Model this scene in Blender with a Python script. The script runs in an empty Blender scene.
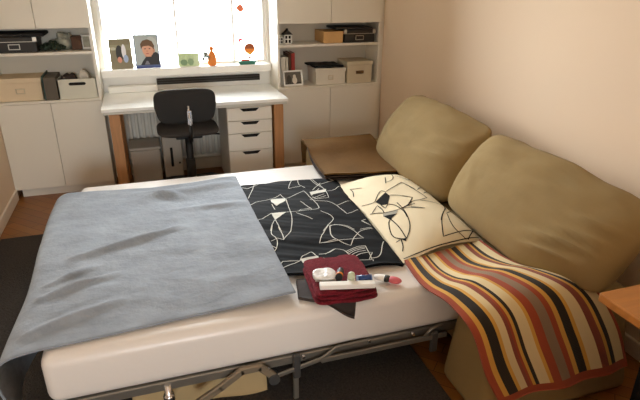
import bpy, bmesh, math, random
from mathutils import Vector, Matrix, noise, Euler
random.seed(7)
SC = bpy.context.scene
COL = SC.collection
PI = math.pi

# ------------------------------------------------------------------ helpers
def lin(c):
    c /= 255.0
    return c / 12.92 if c <= 0.04045 else ((c + 0.055) / 1.055) ** 2.4

def rgb(r, g, b):
    return (lin(r), lin(g), lin(b), 1.0)

def mat(name, col, rough=0.6, metal=0.0, var=0.0, vscale=8.0, bump=0.0, bscale=60.0, spec=0.5, sheen=0.0, stretch=None, coat=0.0):
    m = bpy.data.materials.new(name); m.use_nodes = True
    nt = m.node_tree; N = nt.nodes; L = nt.links
    b = N['Principled BSDF']
    c = rgb(*col)
    b.inputs['Base Color'].default_value = c
    b.inputs['Roughness'].default_value = rough
    b.inputs['Metallic'].default_value = metal
    b.inputs['Specular IOR Level'].default_value = spec
    b.inputs['Sheen Weight'].default_value = sheen
    b.inputs['Coat Weight'].default_value = coat
    tc = N.new('ShaderNodeTexCoord')
    vec = tc.outputs['Object']
    if stretch:
        mp = N.new('ShaderNodeMapping'); mp.inputs['Scale'].default_value = stretch
        L.new(vec, mp.inputs['Vector']); vec = mp.outputs['Vector']
    if var > 0:
        n = N.new('ShaderNodeTexNoise'); n.inputs['Scale'].default_value = vscale; n.inputs['Detail'].default_value = 5
        L.new(vec, n.inputs['Vector'])
        r = N.new('ShaderNodeValToRGB')
        r.color_ramp.elements[0].position = 0.3; r.color_ramp.elements[1].position = 0.7
        r.color_ramp.elements[0].color = tuple(x * (1 - var) for x in c[:3]) + (1,)
        r.color_ramp.elements[1].color = tuple(min(1, x * (1 + var)) for x in c[:3]) + (1,)
        L.new(n.outputs['Fac'], r.inputs['Fac']); L.new(r.outputs['Color'], b.inputs['Base Color'])
    if bump > 0:
        n2 = N.new('ShaderNodeTexNoise'); n2.inputs['Scale'].default_value = bscale; n2.inputs['Detail'].default_value = 4
        L.new(vec, n2.inputs['Vector'])
        bp = N.new('ShaderNodeBump'); bp.inputs['Strength'].default_value = bump; bp.inputs['Distance'].default_value = 0.02
        L.new(n2.outputs['Fac'], bp.inputs['Height']); L.new(bp.outputs['Normal'], b.inputs['Normal'])
    return m

class MB:
    """collects shapes and links them as ONE mesh object"""
    def __init__(self):
        self.bm = bmesh.new(); self.mi = 0
    def _merge(self, t, smooth=False):
        for f in t.faces:
            f.material_index = self.mi; f.smooth = smooth
        me = bpy.data.meshes.new('t'); t.to_mesh(me); t.free()
        self.bm.from_mesh(me); bpy.data.meshes.remove(me)
    def box(self, x0, x1, y0, y1, z0, z1, bev=0.0, seg=2, mtx=None, smooth=False):
        t = bmesh.new(); bmesh.ops.create_cube(t, size=1)
        for v in t.verts:
            v.co = Vector(((x0 + x1) / 2 + v.co.x * (x1 - x0), (y0 + y1) / 2 + v.co.y * (y1 - y0), (z0 + z1) / 2 + v.co.z * (z1 - z0)))
        if bev > 0:
            bmesh.ops.bevel(t, geom=t.edges[:], offset=bev, segments=seg, profile=0.5, affect='EDGES')
        if mtx: t.transform(mtx)
        self._merge(t, smooth); return self
    def cyl(self, a, b, r, r2=None, n=16, caps=True):
        a = Vector(a); b = Vector(b); d = b - a
        t = bmesh.new()
        bmesh.ops.create_cone(t, cap_ends=caps, segments=n, radius1=r, radius2=r if r2 is None else r2, depth=d.length)
        q = Vector((0, 0, 1)).rotation_difference(d.normalized()).to_matrix().to_4x4()
        t.transform(Matrix.Translation((a + b) / 2) @ q)
        for f in t.faces: f.smooth = len(f.verts) == 4
        sm = [f.smooth for f in t.faces]
        for f in t.faces: f.material_index = self.mi
        me = bpy.data.meshes.new('t'); t.to_mesh(me); t.free(); self.bm.from_mesh(me); bpy.data.meshes.remove(me)
        return self
    def tube(self, pts, r, n=8):
        pts = [Vector(p) for p in pts]; t = bmesh.new(); rings = []
        for i, p in enumerate(pts):
            d = (pts[min(i + 1, len(pts) - 1)] - pts[max(i - 1, 0)]).normalized()
            up = Vector((0, 0, 1)) if abs(d.z) < 0.9 else Vector((1, 0, 0))
            s = d.cross(up).normalized(); u = s.cross(d)
            rings.append([t.verts.new(p + r * (math.cos(k * 2 * PI / n) * s + math.sin(k * 2 * PI / n) * u)) for k in range(n)])
        for i in range(len(rings) - 1):
            for k in range(n):
                t.faces.new((rings[i][k], rings[i][(k + 1) % n], rings[i + 1][(k + 1) % n], rings[i + 1][k]))
        t.faces.new(rings[0][::-1]); t.faces.new(rings[-1])
        self._merge(t, True); return self
    def bar(self, pts, w, h):
        """flat strip of metal following pts in the XZ direction, thickness w along Y, height h"""
        for a, b in zip(pts[:-1], pts[1:]):
            a = Vector(a); b = Vector(b); d = b - a
            q = Vector((1, 0, 0)).rotation_difference(d.normalized()).to_matrix().to_4x4()
            l = d.length + h * 0.5
            self.box(-l / 2, l / 2, -w / 2, w / 2, -h / 2, h / 2, min(w, h) * 0.2, 1, Matrix.Translation((a + b) / 2) @ q)
        return self
    def sphere(self, c, rx, ry, rz, u=20, v=12, mtx=None):
        t = bmesh.new(); bmesh.ops.create_uvsphere(t, u_segments=u, v_segments=v, radius=1)
        for w in t.verts: w.co = Vector((w.co.x * rx, w.co.y * ry, w.co.z * rz))
        if mtx: t.transform(mtx)
        bmesh.ops.translate(t, vec=Vector(c), verts=t.verts)
        self._merge(t, True); return self
    def lathe(self, c, prof, n=24):
        t = bmesh.new(); rings = []
        for r, z in prof:
            rings.append([t.verts.new((c[0] + r * math.cos(k * 2 * PI / n), c[1] + r * math.sin(k * 2 * PI / n), c[2] + z)) for k in range(n)])
        for i in range(len(rings) - 1):
            for k in range(n):
                t.faces.new((rings[i][k], rings[i][(k + 1) % n], rings[i + 1][(k + 1) % n], rings[i + 1][k]))
        t.faces.new(rings[0][::-1]); t.faces.new(rings[-1])
        self._merge(t, True); return self
    def prism(self, poly, y0, y1, mtx=None):
        """polygon in XZ extruded along Y"""
        t = bmesh.new()
        a = [t.verts.new((x, y0, z)) for x, z in poly]; b = [t.verts.new((x, y1, z)) for x, z in poly]
        t.faces.new(a); t.faces.new(b[::-1])
        n = len(poly)
        for i in range(n): t.faces.new((a[i], b[i], b[(i + 1) % n], a[(i + 1) % n]))
        bmesh.ops.recalc_face_normals(t, faces=t.faces)
        if mtx: t.transform(mtx)
        self._merge(t, False); return self
    def grid(self, fn, nu, nv, thick=0.0, smooth=True, uv=False):
        """fn(u,v)->Vector, optional thickness downwards along the normal"""
        t = bmesh.new()
        V = [[t.verts.new(fn(i / nu, j / nv)) for j in range(nv + 1)] for i in range(nu + 1)]
        lay = t.loops.layers.uv.new('UVMap') if uv else None
        for i in range(nu):
            for j in range(nv):
                f = t.faces.new((V[i][j], V[i + 1][j], V[i + 1][j + 1], V[i][j + 1]))
                if lay:
                    for l, (a, b) in zip(f.loops, ((i, j), (i + 1, j), (i + 1, j + 1), (i, j + 1))):
                        l[lay].uv = (a / nu, b / nv)
        bmesh.ops.recalc_face_normals(t, faces=t.faces)
        t.normal_update()
        if sum(f.normal.z for f in t.faces) < 0: bmesh.ops.reverse_faces(t, faces=t.faces[:])
        if thick:
            t.normal_update()
            nrm = {v: v.normal.copy() for v in t.verts}
            geo = bmesh.ops.duplicate(t, geom=t.faces[:] + t.edges[:] + t.verts[:])
            vm = geo['vert_map']
            bot = {}
            for v in list(nrm):
                w = vm[v]; w.co = v.co - nrm[v] * thick; bot[v] = w
            dupf = [g for g in geo['geom'] if isinstance(g, bmesh.types.BMFace)]
            bmesh.ops.reverse_faces(t, faces=dupf)
            rim = [V[i][0] for i in range(nu + 1)] + [V[nu][j] for j in range(1, nv + 1)] + [V[i][nv] for i in range(nu - 1, -1, -1)] + [V[0][j] for j in range(nv - 1, 0, -1)]
            for k in range(len(rim)):
                a, b = rim[k], rim[(k + 1) % len(rim)]
                f = t.faces.new((a, bot[a], bot[b], b))
                if lay:
                    src = [l for l in a.link_loops if l[lay].uv.length >= 0]
                    for l in f.loops:
                        l[lay].uv = src[0][lay].uv
        if uv:
            for f in t.faces: f.material_index = self.mi; f.smooth = smooth
            # keep the uv layer through the merge
            if not self.bm.loops.layers.uv: self.bm.loops.layers.uv.new('UVMap')
        self._merge(t, smooth); return self
    def build(self, name, mats, parent=None, loc=None, rot=None):
        me = bpy.data.meshes.new(name); self.bm.to_mesh(me); self.bm.free()
        o = bpy.data.objects.new(name, me); COL.objects.link(o)
        for m in (mats if isinstance(mats, (list, tuple)) else [mats]): me.materials.append(m)
        if parent: o.parent = parent
        if loc is not None: o.location = loc
        if rot is not None: o.rotation_euler = rot
        return o

def tag(o, label=None, cat=None, group=None, kind=None):
    if label: o['label'] = label
    if cat: o['category'] = cat
    if group: o['group'] = group
    if kind: o['kind'] = kind
    return o

def thing(name, loc, label, cat, rz=0.0, group=None):
    o = bpy.data.objects.new(name, None); COL.objects.link(o)
    o.location = loc; o.rotation_euler = (0, 0, rz); o.empty_display_size = 0.1
    return tag(o, label, cat, group)

def struct(name, mb, m):
    return tag(mb.build(name, m), kind='structure')

def copy_tree(o, parent=None):
    c = o.copy(); COL.objects.link(c); c.parent = parent
    for ch in list(o.children): copy_tree(ch, c)
    return c

def sm(a, b, x):
    t = max(0.0, min(1.0, (x - a) / (b - a))); return t * t * (3 - 2 * t)

def fbm(x, y, z=0.0):
    return noise.noise(Vector((x, y, z)))

def chaikin(pts):
    """round the gentle bends of a traced line, keep its sharp corners"""
    for _ in range(2):
        out = [pts[0]]
        for i in range(1, len(pts) - 1):
            a, b, c = Vector(pts[i - 1]), Vector(pts[i]), Vector(pts[i + 1])
            if (b - a).length < 1e-6 or (c - b).length < 1e-6: continue
            if (b - a).angle(c - b) < math.radians(62):
                out += [tuple(a * 0.25 + b * 0.75), tuple(b * 0.75 + c * 0.25)]
            else:
                out.append(tuple(b))
        out.append(pts[-1]); pts = out
    return pts

def ribbons(mb, lines, zf, w, lift, ok):
    """thin printed lines that follow the cloth zf(x,y)"""
    for pts in lines:
        pts = chaikin(pts); rs = []
        for a, b in zip(pts[:-1], pts[1:]):
            a = Vector(a); b = Vector(b); n = max(1, int((b - a).length / 0.012))
            rs += [a.lerp(b, k / n) for k in range(n)]
        rs.append(Vector(pts[-1]))
        prev = None
        t = bmesh.new()
        for i, p in enumerate(rs):
            d = rs[min(i + 1, len(rs) - 1)] - rs[max(i - 1, 0)]
            if d.length < 1e-7 or not ok(p.x, p.y): prev = None; continue
            d.normalize(); s = Vector((-d.y, d.x)) * w / 2
            l, r = p + s, p - s
            cur = (t.verts.new((l.x, l.y, zf(l.x, l.y) + lift)), t.verts.new((r.x, r.y, zf(r.x, r.y) + lift)))
            if prev: t.faces.new((prev[0], prev[1], cur[1], cur[0]))
            prev = cur
        bmesh.ops.recalc_face_normals(t, faces=t.faces)
        mb._merge(t, False)

def patches(mb, polys, zf, lift):
    for poly in polys:
        t = bmesh.new()
        f = t.faces.new([t.verts.new((x, y, 0)) for x, y in poly])
        bmesh.ops.triangulate(t, faces=[f])
        for _ in range(3): bmesh.ops.subdivide_edges(t, edges=t.edges[:], cuts=1, use_grid_fill=True)
        for v in t.verts: v.co.z = zf(v.co.x, v.co.y) + lift
        mb._merge(t, False)

def cushion(w, h, d, n=4.0, m=2.2, pinch=0.3, wr=0.012, seed=0.0, sag=0.0, res=28, folds=(), roll=0.0, lift=0.0):
    """soft box, w along X, h along Z, d along Y"""
    mb = MB(); t = bmesh.new(); bmesh.ops.create_cube(t, size=2)
    bmesh.ops.subdivide_edges(t, edges=t.edges[:], cuts=res, use_grid_fill=True)
    for v in t.verts:
        p = v.co
        F = ((abs(p.x) ** n + abs(p.z) ** n) ** (m / n) + abs(p.y) ** m) ** (1 / m)
        q = p / F
        e = abs(q.x) ** 2 * abs(q.z) ** 2
        y = q.y * (1 - pinch * min(1, e * 1.6))
        k = fbm(q.x * 1.5 + seed, q.z * 1.5, y + seed) * wr * 1.3 + fbm(q.x * 4 + seed, q.z * 5, y * 3) * wr * 0.6
        for (fx0, fz0, fx1, fz1, fh, fw) in folds:
            dx, dz = fx1 - fx0, fz1 - fz0
            tt = max(0, min(1, ((q.x - fx0) * dx + (q.z - fz0) * dz) / (dx * dx + dz * dz)))
            dd = math.hypot(q.x - fx0 - tt * dx, q.z - fz0 - tt * dz)
            k += fh * math.exp(-(dd / fw) ** 2) * math.sin(PI * (0.1 + 0.8 * tt))
        z = q.z - sag * (1 - q.x * q.x) * max(0, q.z)
        v.co = Vector((q.x * w / 2, y * d / 2 + math.copysign(1, q.y) * k * (1 - abs(q.x) ** 6) , z * h / 2 + k))
    if lift:
        for v in t.verts: v.co.z += lift * sm(0.25, 1.0, -2 * v.co.x / w) * max(0.0, -2 * v.co.z / h)
    if roll: bmesh.ops.rotate(t, verts=t.verts[:], cent=(0, 0, 0), matrix=Matrix.Rotation(-math.radians(roll), 3, 'Y'))
    mb._merge(t, True)
    return mb

def oval(cx, cz, rx, rz, n=20, a0=0.0, a1=2 * PI):
    return [(cx + rx * math.cos(a0 + (a1 - a0) * k / n), cz + rz * math.sin(a0 + (a1 - a0) * k / n)) for k in range(n if abs(a1 - a0 - 2 * PI) < 1e-6 else n + 1)]
DUVET_LINES = [[(1.53, -1.581), (1.582, -1.453), (1.605, -1.383), (1.675, -1.338)], [(1.527, -1.41), (1.558, -1.433), (1.631, -1.391)], [(1.492, -1.713), (1.569, -1.639), (1.649, -1.63), (1.721, -1.57), (1.734, -1.656), (1.724, -1.71), (1.71, -1.854), (1.687, -1.954), (1.654, -2.045)], [(1.739, -1.635), (1.796, -1.605), (1.866, -1.554), (1.884, -1.825), (1.851, -1.846), (1.767, -1.831), (1.693, -1.828), (1.608, -1.822)], [(1.516, -1.891), (1.608, -1.822)], [(1.609, -1.901), (1.611, -2.032)], [(1.609, -1.901), (1.574, -1.966), (1.558, -2.015)], [(1.736, -1.852), (1.797, -1.951)], [(1.802, -1.711), (1.83, -1.833)], [(1.639, -1.705), (1.638, -1.78)], [(1.758, -1.832), (1.771, -1.815), (1.83, -1.819)], [(1.791, -1.492), (1.826, -1.398), (1.862, -1.355)], [(1.79, -1.497), (1.83, -1.484), (1.867, -1.485)], [(1.884, -1.361), (1.863, -1.45), (1.888, -1.51)], [(1.964, -1.386), (1.991, -1.529)], [(1.998, -1.465), (1.92, -1.558)], [(1.887, -1.692), (1.967, -1.67)], [(1.954, -1.397), (1.976, -1.511), (1.995, -1.568), (1.974, -1.696), (1.906, -1.698), (1.888, -1.657)], [(1.965, -1.546), (1.887, -1.645)], [(1.964, -1.646), (1.877, -1.678)], [(1.862, -1.696), (1.892, -1.728), (1.96, -1.75), (1.979, -1.822), (1.991, -1.942), (2.033, -1.934), (2.118, -1.855), (2.166, -1.814)], [(1.996, -1.606), (2.051, -1.598), (2.106, -1.525)], [(2.065, -1.375), (2.088, -1.452), (1.984, -1.487)], [(1.867, -1.872), (1.91, -1.956), (1.897, -1.992), (1.857, -2.036), (1.809, -2.094)], [(1.852, -2.062), (1.89, -2.046), (1.935, -2.079), (1.959, -2.132)], [(2.129, -1.985), (2.087, -2.012), (2.035, -2.045), (2.077, -2.133), (1.987, -2.141)], [(1.979, -1.822), (2.061, -1.77), (2.106, -1.772)], [(1.58, -1.961), (1.548, -2.058), (1.566, -2.114), (1.558, -2.161), (1.545, -2.197), (1.512, -2.247)], [(1.607, -1.979), (1.605, -2.076), (1.593, -2.139), (1.569, -2.116), (1.533, -2.129)], [(1.674, -1.991), (1.647, -2.063), (1.593, -2.139)], [(1.507, -2.145), (1.545, -2.197)], [(1.505, -2.386), (1.538, -2.335), (1.594, -2.346), (1.613, -2.352), (1.631, -2.314), (1.688, -2.28), (1.7, -2.343)], [(1.508, -2.401), (1.565, -2.374), (1.613, -2.352)], [(1.712, -2.318), (1.748, -2.329), (1.804, -2.294)], [(1.704, -2.352), (1.74, -2.37), (1.758, -2.411)], [(1.852, -2.047), (1.796, -2.119), (1.748, -2.218), (1.832, -2.215)], [(1.859, -2.049), (1.824, -2.162), (1.832, -2.215)], [(1.595, -2.448), (1.572, -2.447), (1.58, -2.476)], [(1.854, -2.06), (1.827, -2.149), (1.826, -2.207), (1.879, -2.289), (1.94, -2.193), (1.99, -2.148), (2.101, -2.146), (2.046, -2.083), (2.034, -2.041)], [(1.861, -2.053), (1.907, -2.058), (1.954, -2.127), (1.963, -2.242), (1.754, -2.217)], [(1.739, -2.329), (1.798, -2.294), (1.833, -2.321), (1.837, -2.396), (1.843, -2.427), (1.927, -2.442), (1.909, -2.483), (1.841, -2.44)], [(1.835, -2.344), (1.897, -2.31), (1.943, -2.309), (1.922, -2.437)], [(1.835, -2.374), (1.883, -2.344), (1.931, -2.336)], [(1.836, -2.389), (1.883, -2.364), (1.926, -2.358)], [(1.84, -2.408), (1.885, -2.385), (1.928, -2.381)], [(1.835, -2.359), (1.89, -2.326), (1.937, -2.323)], [(1.934, -2.383), (1.947, -2.387), (1.912, -2.434)], [(1.924, -2.431), (1.956, -2.434), (1.986, -2.399), (2.026, -2.319), (2.094, -2.224)]]
DUVET_PATCHES = [[(1.649, -1.63), (1.735, -1.634), (1.724, -1.676), (1.658, -1.733), (1.643, -1.673)], [(1.608, -1.822), (1.689, -1.827), (1.609, -1.901)], [(1.893, -1.587), (2.001, -1.57), (1.985, -1.615), (1.887, -1.634)], [(1.619, -2.332), (1.704, -2.33), (1.697, -2.385), (1.62, -2.375)]]
PILLOW_LINES = [[(2.111, -1.739), (2.131, -1.678), (2.13, -1.63), (2.181, -1.686)], [(2.312, -1.729), (2.359, -1.622)], [(2.317, -1.717), (2.398, -1.675), (2.462, -1.457)], [(2.431, -1.607), (2.49, -1.675), (2.605, -1.497), (2.634, -1.419)], [(2.105, -1.875), (2.147, -1.903), (2.166, -1.909), (2.221, -1.836), (2.243, -1.821), (2.254, -1.854), (2.408, -1.745), (2.432, -1.864)], [(2.177, -1.967), (2.18, -2.015), (2.206, -1.99)], [(2.257, -1.905), (2.317, -1.936), (2.354, -1.983), (2.277, -2.075)], [(2.209, -1.992), (2.231, -2.022), (2.239, -2.109), (2.225, -2.178)], [(2.25, -2.007), (2.245, -2.104), (2.217, -2.224), (2.184, -2.289), (2.145, -2.333)], [(2.116, -1.992), (2.162, -1.952), (2.165, -2.01), (2.159, -2.047)], [(2.104, -1.99), (2.135, -2.015), (2.159, -2.055), (2.228, -2.088), (2.33, -2.057)], [(2.391, -1.755), (2.41, -1.75), (2.429, -1.884), (2.435, -1.996), (2.381, -2.024), (2.333, -2.023), (2.281, -2.067), (2.231, -2.082)], [(2.592, -1.698), (2.444, -1.871)], [(2.304, -1.931), (2.335, -1.96), (2.354, -1.983), (2.287, -2.069)], [(2.455, -1.924), (2.584, -1.791)], [(2.289, -2.086), (2.327, -2.105), (2.352, -2.126)], [(2.378, -2.029), (2.432, -2.049), (2.502, -2.057), (2.489, -2.105), (2.4, -2.215), (2.369, -2.262)], [(2.492, -2.101), (2.392, -2.228), (2.352, -2.298), (2.314, -2.382), (2.544, -2.328)], [(2.444, -2.188), (2.566, -2.08), (2.584, -2.147)], [(2.443, -2.197), (2.412, -2.273), (2.401, -2.339), (2.427, -2.406)], [(2.584, -2.231), (2.512, -2.337), (2.436, -2.406)], [(2.165, -2.128), (2.143, -2.136), (2.118, -2.202), (2.101, -2.275), (2.124, -2.317), (2.145, -2.333)], [(2.156, -2.119), (2.159, -2.226), (2.145, -2.333)], [(2.124, -2.317), (2.111, -2.37), (2.09, -2.405)], [(2.096, -2.324), (2.118, -2.32)], [(2.238, -2.08), (2.351, -2.124)]]
PILLOW_PATCHES = [[(2.169, -1.912), (2.252, -1.859), (2.253, -1.913), (2.206, -1.99), (2.177, -1.967)], [(2.144, -2.072), (2.201, -2.114), (2.152, -2.13)], [(2.124, -2.317), (2.148, -2.327), (2.135, -2.349)]]
PILLOW_HATCH = [[(2.434, -1.79), (2.589, -1.575), (2.604, -1.613), (2.433, -1.853)], [(2.151, -2.05), (2.219, -2.082), (2.199, -2.112), (2.142, -2.075)]]
# ------------------------------------------------------------------ materials
M_wall = mat('wall_paint', (236, 214, 188), 0.85, bump=0.03, bscale=180)
M_reveal = mat('white_wall_paint', (242, 238, 228), 0.85)
M_front = mat('brown_end_wall', (120, 98, 78), 0.8)
M_ceil = mat('ceiling_paint', (240, 236, 228), 0.9)
M_white = mat('white_lacquer', (232, 226, 214), 0.35)
M_door = mat('cabinet_door_paint', (232, 226, 212), 0.4)
M_shelf = mat('cabinet_interior', (216, 210, 196), 0.5)
M_gapshade = mat('gap_shade', (40, 34, 28), 0.8)
M_frame = mat('window_white', (245, 243, 238), 0.4)
M_desk = mat('desk_white', (250, 250, 246), 0.16)
M_deskedge = mat('desk_edge', (206, 204, 194), 0.4)
M_oak = mat('oak_leg_wood', (178, 128, 82), 0.5, var=0.15, vscale=6, stretch=(9, 9, 0.8))
M_black = mat('black_plastic', (22, 22, 22), 0.5, bump=0.05, bscale=200)
M_blackfab = mat('black_chair_fabric', (34, 33, 33), 0.85, bump=0.1, bscale=300)
M_seat = mat('charcoal_seat_fabric', (64, 58, 54), 0.9, bump=0.1, bscale=300)
M_bin = mat('grey_bin_plastic', (168, 160, 148), 0.5)
M_chrome = mat('chrome', (215, 215, 218), 0.2, metal=1.0)
M_steel = mat('grey_bed_steel', (150, 144, 134), 0.38, metal=0.75)
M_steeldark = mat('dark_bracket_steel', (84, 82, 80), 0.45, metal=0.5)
M_tanmetal = mat('painted_bracket', (140, 126, 106), 0.42, metal=0.4)
M_khaki = mat('khaki_sofa_cloth', (146, 124, 84), 0.92, var=0.05, vscale=5, bump=0.18, bscale=11, sheen=0.03, spec=0.2)
M_sheet = mat('fitted_sheet', (228, 221, 214), 0.33, bump=0.12, bscale=9, sheen=0.1, stretch=(1, 2.5, 2))
M_grey = mat('grey_fleece', (141, 148, 157), 0.95, var=0.14, vscale=7, bump=0.35, bscale=26, sheen=0.1, spec=0.2)
M_duvet = mat('black_duvet_cotton', (9, 9, 11), 0.85, bump=0.15, bscale=18, spec=0.15)
M_line = mat('white_print', (206, 204, 194), 0.8)
M_pill = mat('cream_pillow_cotton', (226, 212, 180), 0.85, bump=0.12, bscale=14)
M_ink = mat('black_print', (14, 13, 12), 0.9, spec=0.15)
M_greyink = mat('grey_print', (150, 146, 132), 0.8)
M_brownb = mat('brown_wool_blanket', (108, 79, 43), 0.95, var=0.18, vscale=4, bump=0.2, bscale=40, sheen=0.0, spec=0.15)
M_browne = mat('dark_blanket_binding', (52, 34, 22), 0.8)
M_wine = mat('burgundy_terry', (116, 24, 38), 0.95, var=0.2, vscale=60, bump=0.6, bscale=160, sheen=0.05, spec=0.2)
M_darkcl = mat('dark_brown_cloth', (62, 52, 48), 0.9, bump=0.2, bscale=30)
M_rug = mat('charcoal_rug', (62, 55, 49), 0.97, var=0.3, vscale=90, bump=0.8, bscale=140)
M_base = mat('baseboard_paint', (236, 224, 208), 0.5)
M_rad = mat('radiator_enamel', (226, 222, 212), 0.4)
M_tablewood = mat('orange_table_wood', (176, 112, 46), 0.42, var=0.12, vscale=5, stretch=(1, 9, 9))
M_boxcream = mat('cream_cardboard', (224, 204, 172), 0.7)
M_boxwhite = mat('white_cardboard', (226, 220, 206), 0.6)
M_boxgrn = mat('pale_box', (216, 214, 198), 0.6)
M_boxbeige = mat('beige_cardboard', (208, 196, 170), 0.7)
M_boxtan = mat('tan_cardboard', (206, 164, 108), 0.75, var=0.06, vscale=10)
M_boxblk = mat('black_cardboard', (34, 30, 26), 0.55)
M_silver = mat('silver_trim', (190, 186, 176), 0.35, metal=0.8)
M_dkhole = mat('dark_hole', (12, 11, 10), 0.9)
M_paper = mat('paper_white', (244, 242, 236), 0.7)
M_red = mat('red_spine', (164, 50, 40), 0.6)
M_greybk = mat('grey_spine', (160, 152, 138), 0.7)
M_tinsel = mat('green_tinsel', (48, 62, 46), 0.35, metal=0.3, var=0.5, vscale=40, bump=0.8, bscale=60)
M_clear = mat('cloudy_plastic', (176, 176, 160), 0.2, var=0.25, vscale=25)
M_brownbox = mat('brown_box', (86, 58, 40), 0.7)
M_orange = mat('orange_ceramic', (226, 130, 48), 0.45, var=0.1, vscale=20)
M_greenc = mat('pale_green_card', (196, 214, 168), 0.7, var=0.25, vscale=25)
M_teal = mat('teal_paint', (38, 110, 92), 0.5)
M_redpaper = mat('red_paper', (222, 62, 50), 0.7)
M_brownp = mat('brown_paper', (150, 78, 40), 0.7)
M_yellowp = mat('yellow_paper', (240, 176, 60), 0.7)

# parquet floor: short oak strips
def floor_mat():
    m = bpy.data.materials.new('oak_parquet'); m.use_nodes = True
    nt = m.node_tree; N = nt.nodes; L = nt.links; b = N['Principled BSDF']
    tc = N.new('ShaderNodeTexCoord'); mp = N.new('ShaderNodeMapping'); mp.inputs['Rotation'].default_value = (0, 0, PI / 4)
    L.new(tc.outputs['Object'], mp.inputs['Vector'])
    br = N.new('ShaderNodeTexBrick'); br.inputs['Scale'].default_value = 1.0
    br.inputs['Brick Width'].default_value = 0.36; br.inputs['Row Height'].default_value = 0.07
    br.inputs['Mortar Size'].default_value = 0.0015; br.inputs['Color1'].default_value = rgb(158, 102, 44)
    br.inputs['Color2'].default_value = rgb(138, 84, 34); br.inputs['Mortar'].default_value = rgb(70, 42, 22)
    L.new(mp.outputs['Vector'], br.inputs['Vector'])
    n = N.new('ShaderNodeTexNoise'); n.inputs['Scale'].default_value = 14; L.new(mp.outputs['Vector'], n.inputs['Vector'])
    mx = N.new('ShaderNodeMixRGB'); mx.blend_type = 'MULTIPLY'; mx.inputs['Fac'].default_value = 0.25
    L.new(br.outputs['Color'], mx.inputs['Color1']); L.new(n.outputs['Color'], mx.inputs['Color2'])
    L.new(mx.outputs['Color'], b.inputs['Base Color']); b.inputs['Roughness'].default_value = 0.35
    return m
M_floor = floor_mat()

def glass_mat():
    m = bpy.data.materials.new('window_glass'); m.use_nodes = True
    nt = m.node_tree; N = nt.nodes; L = nt.links
    N.remove(N['Principled BSDF'])
    t = N.new('ShaderNodeBsdfTransparent'); g = N.new('ShaderNodeBsdfGlossy'); g.inputs['Roughness'].default_value = 0.02
    t.inputs['Color'].default_value = (0.96, 0.97, 0.97, 1)
    f = N.new('ShaderNodeFresnel'); f.inputs['IOR'].default_value = 1.45
    x = N.new('ShaderNodeMixShader'); L.new(f.outputs['Fac'], x.inputs['Fac'])
    L.new(t.outputs['BSDF'], x.inputs[1]); L.new(g.outputs['BSDF'], x.inputs[2])
    L.new(x.outputs['Shader'], N['Material Output'].inputs['Surface'])
    return m
M_glass = glass_mat()

# ------------------------------------------------------------------ room
XR, YB, YF, ZC = 3.06, 0.32, -8.0, 2.55
NX, NY = 1.40, -4.90                                   # stub walls added behind the camera to shade the right foreground
WX0, WX1, WZ0, WZ1 = 0.76, 2.09, 0.92, 2.36          # back window opening
EX0, EX1, EZ0, EZ1 = 0.12, 1.30, 0.95, 2.15            # unseen window added behind the camera to light the camera-facing surfaces
struct('floor', MB().box(-0.2, XR + 0.2, YF - 0.2, YB + 0.25, -0.1, 0), M_floor)
struct('ceiling', MB().box(-0.2, XR + 0.2, YF - 0.2, YB + 0.25, ZC, ZC + 0.1), M_ceil)
struct('wall_left', MB().box(-0.2, 0, YF - 0.2, YB + 0.25, 0, ZC), M_wall)
struct('wall_right', MB().box(XR, XR + 0.2, NY - 0.2, YB + 0.25, 0, ZC), M_wall)
b = MB()
b.box(NX, XR, NY - 0.2, NY, 0, ZC); b.box(NX, NX + 0.2, YF, NY - 0.2, 0, ZC)
b.box(0, EX0, YF - 0.2, YF, 0, ZC); b.box(EX1, NX + 0.2, YF - 0.2, YF, 0, ZC)
b.box(EX0, EX1, YF - 0.2, YF, 0, EZ0); b.box(EX0, EX1, YF - 0.2, YF, EZ1, ZC)
struct('wall_front', b, M_wall)
b = MB()
b.box(0, WX0, YB, YB + 0.25, 0, ZC); b.box(WX1, XR, YB, YB + 0.25, 0, ZC)
b.box(WX0, WX1, YB, YB + 0.25, 0, WZ0 - 0.06); b.box(WX0, WX1, YB, YB + 0.25, WZ1, ZC)
struct('wall_back', b, M_reveal)
struct('baseboard_left', MB().box(0, 0.016, YF, -0.002, 0, 0.085, 0.004, 1), M_base)
struct('baseboard_right', MB().box(XR - 0.016, XR, NY, -0.002, 0, 0.085, 0.004, 1), M_base)

def window(idx, X0, X1, Z0, Z1, bars, mtx):
    root = tag(thing('window_%d' % idx, (0, 0, 0), None, None), kind='structure')
    del_label = root
    root.matrix_world = mtx
    f = MB(); t = 0.022
    f.box(X0, X1, 0.04, 0.11, Z0, Z0 + t); f.box(X0, X1, 0.04, 0.11, Z1 - t, Z1)
    f.box(X0, X0 + t, 0.04, 0.11, Z0 + t, Z1 - t); f.box(X1 - t, X1, 0.04, 0.11, Z0 + t, Z1 - t)
    for bx in bars: f.box(bx - 0.009, bx + 0.009, 0.04, 0.11, Z0 + t, Z1 - t)
    o = f.build('window_frame', M_frame, root); tag(o, kind='structure')
    edges = [X0 + t] + [v for bx in bars for v in (bx - 0.009, bx + 0.009)] + [X1 - t]
    for k in range(0, len(edges), 2):
        p = MB().box(edges[k], edges[k + 1], 0.072, 0.078, Z0 + t, Z1 - t).build('window_pane', M_glass, root)
        tag(p, kind='structure')
    return root
window(1, WX0, WX1, WZ0, WZ1, [1.345, 1.815], Matrix.Translation((0, YB, 0)))
window(2, EX0, EX1, EZ0, EZ1, [0.71], Matrix.Translation((0, YF - 0.17, 0)))
struct('trim_2', MB().box(0.728, 2.108, YB - 0.005, YB, 0.6, WZ0 - 0.06), M_frame)
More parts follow.
